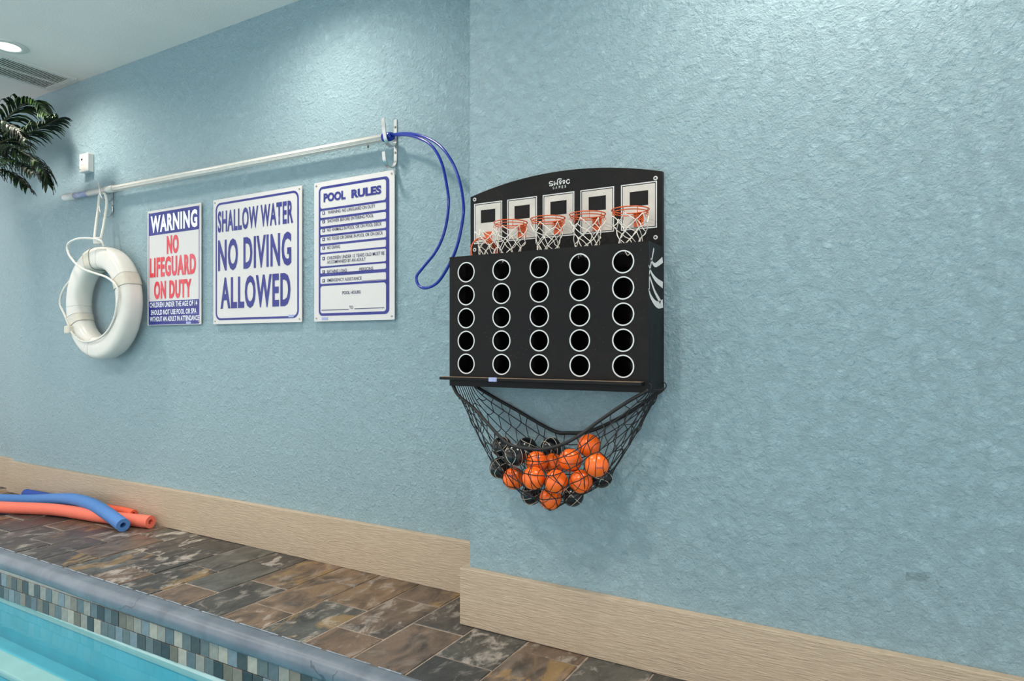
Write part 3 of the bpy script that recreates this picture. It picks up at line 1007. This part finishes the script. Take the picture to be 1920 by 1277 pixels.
# hoops
RIM_R = 0.0515
rn = random.Random(3)
def rim_frame(c, e):
    Rm = Euler(e).to_matrix()
    return lambda x, y, z: Vector(c) + Rm @ Vector((x, y, z))
def hoop(k, c, e, bracket_z, broken=False):
    F = rim_frame(c, e)
    N = 36
    def circ(r, z, dx=0, dy=0):
        return [F(dx + r * math.cos(2 * math.pi * i / N), dy + r * math.sin(2 * math.pi * i / N), z) for i in range(N)]
    rim = MB().tube(circ(RIM_R, 0), 0.0017, 8, True).build('hoop_rim', M['orange_metal'], game)
    MB().tube(circ(RIM_R - .003, -0.0072), 0.0014, 8, True).build('lower_ring', M['orange_metal'], rim)
    mb = MB()
    for i in range(8):
        g = 2 * math.pi * (i + .5) / 8
        mb.tube([F(RIM_R * math.cos(g), RIM_R * math.sin(g), 0), F((RIM_R - .003) * math.cos(g), (RIM_R - .003) * math.sin(g), -0.0072)], 0.001, 6)
        q = F((RIM_R - .002) * math.cos(g), (RIM_R - .002) * math.sin(g), -0.0135)
        mb.tube([q + Vector((0.0034 * math.cos(a) * math.cos(g), 0.0034 * math.cos(a) * math.sin(g), 0.0042 * math.sin(a))) for a in [2 * math.pi * j / 10 for j in range(10)]], 0.0008, 5, True)
    tag(mb.build('net_loops', M['orange_metal'], rim), kind='stuff')
    x = HXB[k]
    br = MB().box(x - .0145, x + .0145, GYB - .003, GYB, bracket_z - .036, bracket_z + .002, .0008)
    if not broken:
        br.box(x - .0145, x + .0145, c[1] + RIM_R - .002, GYB - .001, bracket_z - .0005, bracket_z + .0015)
    br.build('bracket', M['orange_metal'], rim)
    for dx in (-.006, .006):
        MB().cyl((x + dx, GYB - .003, bracket_z - .020), (0, -1, 0), .0022, .0008, 10).build('rivet', M['dark'], rim)
    # white net: eight strands knotted into diamonds
    L = 5; A = 6
    P = {}
    for l in range(L + 1):
        q = l / L
        r = RIM_R * (1 - 0.46 * q ** 0.8)
        for i in range(A):
            g = 2 * math.pi * (i + .5 + (0.5 if l % 2 else 0)) / A + rn.uniform(-.14, .14) * (1 if l else 0)
            rr_ = r * (1 + rn.uniform(-.14, .14) * (1 if l else 0))
            top_ = F(RIM_R * math.cos(g), RIM_R * math.sin(g), -.017)
            if not broken:
                P[l, i] = Vector((c[0] + rr_ * math.cos(g), c[1] + rr_ * math.sin(g), c[2] - .017 - 0.105 * q + rn.uniform(-.005, .005) * (1 if l else 0)))
            else:
                hang = Vector((c[0] + .01 + rr_ * .9 * math.cos(g), 1.775 + rr_ * .55 * math.sin(g), 0.365 + H0 - 0.10 * q + rn.uniform(-.012, .012)))
                P[l, i] = hang
    mb = MB()
    for l in range(L):
        for i in range(A):
            for j in ((i, (i - 1) % A) if l % 2 == 0 else (i, (i + 1) % A)):
                a_, b_ = P[l, i], P[l + 1, j]
                md = (a_ + b_) / 2 + Vector((rn.uniform(-.003, .003), rn.uniform(-.003, .003), rn.uniform(-.003, .001)))
                mb.tube(catmull([a_, md, b_], 3), 0.00125, 5)
    tag(mb.build('net', M['net_white'], rim), 'white knotted cord net', kind='stuff')
    return rim
HXB = [-1.1515, -1.0245, -0.8965, -0.7685, -0.6395]
for k in (1, 2, 3, 4):
    hoop(k, (HXB[k], GYB - .020 - RIM_R, 0.3795 + H0), (rn.uniform(-.012, .012), rn.uniform(-.03, .03), rn.uniform(0, .7)), 0.3795 + H0)
h0 = hoop(0, (-1.122, 1.772, 0.292 + H0), (math.radians(80), math.radians(8), math.radians(66)), 0.371 + H0, True)
h0['label'] = 'detached orange rim tipped down into the box'

# ---------------------------------------------------------------- balls and catch net
BR = 0.0325
BALLS = [('o', -0.752, 1.7405, -0.282), ('o', -0.694, 1.6568, -0.319), ('o', -0.791, 1.6986, -0.321), ('o', -0.901, 1.7036, -0.337), ('o', -0.878, 1.7637, -0.350),
         ('o', -0.989, 1.7233, -0.396), ('o', -0.883, 1.6512, -0.372), ('o', -0.815, 1.6568, -0.376), ('o', -0.755, 1.6902, -0.376), ('o', -0.866, 1.7238, -0.442),
         ('k', -1.061, 1.7740, -0.313), ('k', -0.952, 1.6681, -0.316), ('k', -0.982, 1.7908, -0.313), ('k', -0.906, 1.8075, -0.310), ('k', -1.048, 1.7410, -0.373),
         ('k', -0.966, 1.7908, -0.454), ('k', -0.826, 1.7908, -0.442), ('k', -0.723, 1.7572, -0.370)]
BLAB = ['orange mini basketball highest in the net, at its right', 'orange mini basketball at the right edge of the pile', 'orange mini basketball just below and left of the highest orange one',
        'half hidden orange mini basketball with a small black logo on top', 'mostly hidden orange mini basketball in the middle of the pile', 'leftmost orange mini basketball in the net',
        'second orange mini basketball from the left, lower row', 'front centre orange mini basketball directly above the lowest one', 'orange mini basketball low at right, below the edge one',
        'lowest orange mini basketball at the bottom of the net',
        'black mini basketball at the upper left end of the pile', 'large looking black mini basketball in front at upper left', 'black mini basketball behind the front black one, partly hidden',
        'black mini basketball highest in the middle, under the net hem', 'black mini basketball at the left edge, below the upper left one', 'black mini basketball at the bottom left of the lowest orange one',
        'black mini basketball at the bottom right of the lowest orange one', 'black mini basketball peeping out under the right edge orange one']
def sphere(r, nu=28, nv=16):
    vs = [(0, 0, r)]; fs = []
    for j in range(1, nv):
        th = math.pi * j / nv
        for i in range(nu):
            g = 2 * math.pi * i / nu
            vs.append((r * math.sin(th) * math.cos(g), r * math.sin(th) * math.sin(g), r * math.cos(th)))
    vs.append((0, 0, -r))
    for i in range(nu):
        fs.append((0, 1 + i, 1 + (i + 1) % nu))
    for j in range(nv - 2):
        for i in range(nu):
            a = 1 + j * nu + i; b_ = 1 + j * nu + (i + 1) % nu
            fs.append((a, a + nu, b_ + nu, b_))
    k = 1 + (nv - 2) * nu
    for i in range(nu):
        fs.append((k + i, len(vs) - 1, k + (i + 1) % nu))
    return vs, fs
vs, fs = sphere(BR)
ball_me = {}
for key in 'ok':
    me = bpy.data.meshes.new('mini_basketball')
    me.from_pydata(vs, [], fs)
    me.polygons.foreach_set('use_smooth', [True] * len(fs)); me.update()
    me.materials.append(M['ball_' + key]); ball_me[key] = me
sm = MB()
R_ = BR + 0.0001
sr = 0.0009
ang = [2 * math.pi * i / 40 for i in range(40)]
sm.tube([Vector((math.cos(a), math.sin(a), 0)) * R_ for a in ang], sr, 6, True)
sm.tube([Vector((math.cos(a), 0, math.sin(a))) * R_ for a in ang], sr, 6, True)
for s in (-1, 1):
    sm.tube([Vector((math.cos(a) * 0.72, s * (0.62 + 0.12 * math.cos(2 * a)), math.sin(a) * 0.72)).normalized() * R_ for a in ang], sr, 6, True)
seam_me = {}
for key in 'ok':
    me = bpy.data.meshes.new('seam')
    me.from_pydata(sm.v, [], sm.f)
    me.polygons.foreach_set('use_smooth', [True] * len(sm.f)); me.update()
    me.materials.append(M['seam_k' if key == 'o' else 'seam_w']); seam_me[key] = me
rb = random.Random(21)
for (key, x, y, z), lab in zip(BALLS, BLAB):
    o = link('mini_basketball', ball_me[key], None)
    o.location = (x, y, z + H0)
    tag(o, lab, 'ball', 'mini basketballs in the catch net')
    s = link('seam', seam_me[key], None, o)
    s.rotation_euler = (rb.uniform(0, 6), rb.uniform(0, 6), rb.uniform(0, 6))
    if lab.startswith(('half hidden', 'orange mini basketball at the right', 'leftmost')):
        view = (Vector((0, 0, H0)) - o.location).normalized()
        up = Vector((0, 0, 1)); rt_ = up.cross(view).normalized(); upv = view.cross(rt_)
        base_ = (view + upv * (0.45 if lab.startswith('half') else -0.25 if 'right edge' in lab else 0.25) + rt_ * (0.1 if lab.startswith('half') else 0.3 if 'right edge' in lab else -0.2)).normalized()
        rt2 = up.cross(base_).normalized(); up2 = base_.cross(rt2)
        text('SWOOC', -0.0105, 0.0105, -0.0022, 0.0022, 0, M['ink_dark'], o, bold=.015,
             place=lambda p, q: tuple((base_ * BR + rt2 * p + up2 * q).normalized() * (BR + .0005)))

# catch net: relaxed as a slung mesh over the balls
def c7(x, y): return 820 + x / 4.267, 690 + y / 4.267
fh = [((122, 140), 1.722), ((170, 220), 1.718), ((300, 330), 1.70), ((500, 550), 1.655), ((600, 620), 1.628), ((750, 648), 1.615), ((850, 650), 1.615), ((1000, 612), 1.628), ((1150, 530), 1.65), ((1300, 420), 1.675), ((1500, 285), 1.70), ((1690, 175), 1.72)]
bh = [((310, 150), 1.838), ((460, 240), 1.842), ((620, 330), 1.843), ((920, 500), 1.843), ((1050, 520), 1.843), ((1200, 510), 1.84), ((1400, 430), 1.84), ((1600, 315), 1.84), ((1810, 165), 1.838)]
front = catmull([atY(*c7(*p), y) for p, y in fh], 8)
back = catmull([atY(*c7(*p), y) for p, y in bh], 8)
def resample(P, n):
    d = [0]
    for a, b_ in zip(P[:-1], P[1:]):
        d.append(d[-1] + (b_ - a).length)
    out = []; j = 0
    for i in range(n):
        t_ = d[-1] * i / (n - 1)
        while j < len(P) - 2 and d[j + 1] < t_:
            j += 1
        w = (t_ - d[j]) / max(d[j + 1] - d[j], 1e-9)
        out.append(P[j].lerp(P[j + 1], min(max(w, 0), 1)))
    return out
NS, NTH = 41, 12
Fr = np.array([p[:] for p in resample(front, NS)]); Bk = np.array([p[:] for p in resample(back, NS)])
from mathutils.bvhtree import BVHTree
BC = np.array([[x, y, z + H0] for _, x, y, z in BALLS])
hb = bmesh.new()
sv, _f = sphere(BR + 0.002, 20, 12)
for c in BC:
    for q in sv:
        hb.verts.new((c[0] + q[0], min(c[1] + q[1], 1.848), c[2] + q[2]))
for q in front[::3] + back[::3] + [front[-1], back[-1]]:
    hb.verts.new(q)
bmesh.ops.convex_hull(hb, input=hb.verts[:])
hull = BVHTree.FromBMesh(hb)
hb.free()
G_ = np.zeros((NS, NTH, 3))
for i in range(NS):
    Fp, Bp = Vector(Fr[i]), Vector(Bk[i])
    C_ = (Fp + Bp) / 2
    qs = i / (NS - 1)
    C_.z -= 0.03 * math.sin(math.pi * qs) + 0.002
    a0 = math.atan2(Fp.z - C_.z, Fp.y - C_.y)          # front, about pi
    a1 = math.atan2(Bp.z - C_.z, Bp.y - C_.y)
    if a0 < 0: a0 += 2 * math.pi
    if a1 < a0: a1 += 2 * math.pi
    for j in range(NTH):
        t_ = j / (NTH - 1)
        lin_ = Fp.lerp(Bp, t_)
        if i in (0, NS - 1) or j in (0, NTH - 1):
            G_[i, j] = lin_; continue
        g = a0 + (a1 - a0) * t_
        d = Vector((Fp.x - C_.x if t_ < .5 else Bp.x - C_.x, 0, 0)) * 0 + Vector((0, math.cos(g), math.sin(g)))
        hit, nrm_, idx_, dist_ = hull.ray_cast(C_ + d * 1e-4, d)
        if hit is None:
            hit = lin_
        edge = min(1.0, min(t_, 1 - t_) / 0.16)
        hem_p = Fp if t_ < .5 else Bp
        G_[i, j] = hem_p.lerp(hit, edge)
for it in range(6):
    L_ = G_.copy()
    L_[1:-1, 1:-1] = 0.5 * G_[1:-1, 1:-1] + 0.125 * (G_[:-2, 1:-1] + G_[2:, 1:-1] + G_[1:-1, :-2] + G_[1:-1, 2:])
    G_ = L_
    for c in BC:
        dv = G_ - c
        ds = np.linalg.norm(dv, axis=2)
        m_in = ds < BR + 0.0016
        m_in[0] = m_in[-1] = False; m_in[:, 0] = m_in[:, -1] = False
        if m_in.any():
            G_[m_in] = c + dv[m_in] / np.maximum(ds[m_in], 1e-6)[:, None] * (BR + 0.0016)
    G_[1:-1, 1:-1, 1] = np.minimum(G_[1:-1, 1:-1, 1], 1.847)
net = MB()
rw = random.Random(9)
P = lambda i, j: Vector(G_[i, j])
for j in range(1, NTH - 1):
    net.tube([P(i, j) for i in range(NS)], 0.0015, 5)
for i in range(2, NS - 2, 2):
    for j in range(NTH - 1):
        a_, b_ = P(i, j), P(i, j + 1)
        if i + 1 < NS - 1 and (j + i // 2) % 2 == 0:
            b_ = P(min(i + 1, NS - 2), j + 1) if j + 1 < NTH - 1 else P(i, j + 1)
        elif i > 2:
            a_ = P(i + 1, j) if j > 0 else a_
        slack = 0.010 * max(0.0, abs(2 * i / (NS - 1) - 1) - 0.35)
        md = (a_ + b_) / 2
        md += Vector((rw.uniform(-1, 1), rw.uniform(-.4, .2), rw.uniform(-1.4, .2))) * slack
        for c in BC:
            dv = md - Vector(c)
            if dv.length < BR + .0016:
                md = Vector(c) + dv.normalized() * (BR + .0016)
        net.tube(catmull([a_, md, b_], 3), 0.00135, 5)
cn = tag(net.build('catch_net', M['net_black'], game), 'black cord catch net slung under the box', kind='stuff')
MB().tube(front, 0.0050, 8).build('hem', M['hem'], cn)
MB().tube(back, 0.0055, 8).build('hem', M['hem'], cn)
for p in (front[0], front[-1], back[0], back[-1]):
    MB().tube([p + Vector((.008 * math.cos(a), 0, .008 + .009 * math.sin(a))) for a in [2 * math.pi * i / 12 for i in range(12)]], .0014, 6, True).build('tie_loop', M['hem'], cn)

# ================================================================ POOL NOODLES
def noodle(pts, r, mat, label):
    mb = MB().tube(catmull(pts, 8), r, 20, inner=r * 0.42)
    o = mb.build('pool_noodle', M[mat])
    return tag(o, label, 'pool noodle', 'pool noodles lying against the baseboard')
V = Vector
noodle([V((-4.85, 1.73, .033)), atZ(0, 937, .033), atZ(60, 938, .035), atY(105, 936, 1.955), atY(140, 937, 1.955), atY(172, 946, 1.945), atY(200, 962, 1.93), atZ(231, 985, .033)],
       .0325, 'foam_lblue', 'light blue pool noodle bent over the salmon one, its hollow end facing forward')
noodle([V((-4.75, 1.63, .033)), atZ(0, 951, .033), atZ(100, 955.5, .033), V((-3.63, 1.932, .033)), V((-3.45, 1.966, .033)), V((-3.27, 2.000, .033))],
       .0315, 'foam_salmon', 'long salmon pink pool noodle lying in front, passing under the light blue one')
noodle([V((-3.74, 2.026, .040)), V((-3.62, 2.026, .046)), V((-3.53, 2.027, .047)), V((-3.465, 2.027, .044))], .0205, 'foam_orange', 'orange pool noodle stub between the salmon noodle and baseboard')
noodle([V((atY(48, 934, 2.012).x, 2.016, .030)), V((-4.30, 2.016, .034)), V((-4.21, 2.018, .042)), V((-4.08, 2.020, .038)), V((-3.86, 2.020, .030))], .0275, 'foam_dblue', 'dark blue pool noodle peeking out behind the light blue one')

# ================================================================ PALM
palm = tag(empty('artificial_palm', (-5.3, 1.78, 0)), 'dark green artificial palm reaching in at the upper left edge', 'palm')
TRX, TRY = -5.3, 1.78
mb = MB()
pts = [V((TRX + .02 * math.sin(k), TRY, 0.0 + k * 0.1)) for k in range(20)]
mb.tube(pts, [0.06 - .001 * k + (.006 if k % 2 else 0) for k in range(20)], 14)
mb.build('trunk', M['trunk'], palm)
rp = random.Random(17)
def frond(pts, ll, droop, n, up_bias=0.0):
    P = catmull(pts, 10)
    N = len(P)
    fo = MB().tube(P, [0.006 * (1 - .75 * i / (N - 1)) + .0008 for i in range(N)], 6).build('frond', M['rachis'], palm)
    mb = MB()
    for k in range(n):
        q = 0.12 + 0.88 * k / (n - 1)
        i = min(int(q * (N - 1)), N - 2)
        p = P[i].lerp(P[i + 1], q * (N - 1) - i)
        t_ = (P[i + 1] - P[i]).normalized()
        sd = t_.cross(V((0, 0, 1)))
        sd = sd.normalized() if sd.length > .05 else V((0, 1, 0))
        upn = sd.cross(t_).normalized()
        l = ll * (0.55 + 0.65 * math.sin(math.pi * min(1, q * .85 + .15))) * rp.uniform(.85, 1.1)
        for s in (-1, 1):
            d = (sd * s * 0.75 + t_ * (0.62 + 0.5 * q) + upn * (0.35 + up_bias) + V((rp.uniform(-.15, .15), rp.uniform(-.15, .15), rp.uniform(-.15, .15)))).normalized()
            m = 5
            pts_ = []
            cur = p.copy()
            for g in range(m + 1):
                pts_.append(cur.copy())
                cur += d * (l / m)
                d = (d + V((0, 0, -droop * (0.25 + .12 * g)))).normalized()
            wv = d.cross(t_).normalized() if d.cross(t_).length > .01 else upn
            vs = []; fs = []
            for g, c in enumerate(pts_):
                w = 0.0075 * math.sin(math.pi * (0.12 + 0.86 * g / m)) + .0006
                tt = (pts_[min(g + 1, m)] - pts_[max(g - 1, 0)]).normalized()
                ww = (t_ - tt * t_.dot(tt)).normalized()
                nn = tt.cross(ww)
                vs += [c + ww * w + nn * .0018, c, c - ww * w + nn * .0018]
            for g in range(m):
                fs += [(g * 3, g * 3 + 1, g * 3 + 4, g * 3 + 3), (g * 3 + 1, g * 3 + 2, g * 3 + 5, g * 3 + 4)]
            mb.add(vs, fs)
    tag(mb.build('leaflets', M['leaf'], fo), kind='stuff')
crown = V((TRX, TRY, 1.93))
frond([crown, atY(-90, 330, 1.76), atY(-30, 318, 1.77), atY(20, 325, 1.79), atY(50, 350, 1.81)], .13, 1.2, 34)
frond([crown, atY(-90, 300, 1.88), atY(-30, 262, 1.90), atY(15, 262, 1.92), atY(50, 275, 1.94)], .13, 1.2, 34)
frond([crown, atY(-80, 280, 1.72), atY(-20, 272, 1.72), atY(25, 278, 1.73), atY(62, 300, 1.74)], .13, 1.2, 36)
frond([crown, atY(-60, 275, 1.78), atY(0, 232, 1.82), atY(38, 200, 1.86), atY(64, 192, 1.88), atY(88, 215, 1.90)], .15, 1.1, 44)
frond([crown, atY(-60, 300, 1.74), atY(0, 268, 1.78), atY(45, 252, 1.81), atY(82, 237, 1.83), atY(108, 222, 1.84)], .14, .75, 46)
frond([crown, atY(-60, 300, 1.80), atY(0, 285, 1.84), atY(45, 290, 1.86), atY(78, 315, 1.88), atY(88, 342, 1.89)], .14, 1.3, 44)
frond([crown, atY(-60, 310, 1.70), atY(-10, 300, 1.70), atY(35, 306, 1.71), atY(60, 322, 1.72)], .13, 1.3, 36)
frond([crown, atY(-70, 260, 1.66), atY(-20, 230, 1.66), atY(20, 236, 1.68), atY(42, 258, 1.70)], .12, 1.4, 34)
frond([crown, V((-5.25, 1.55, 2.10)), V((-5.5, 1.42, 2.02)), V((-5.68, 1.35, 1.85))], .15, 1.1, 34)
frond([crown, V((-4.85, 1.45, 2.12)), V((-4.78, 1.2, 2.08)), V((-4.74, 1.02, 1.90))], .15, 1.1, 34)
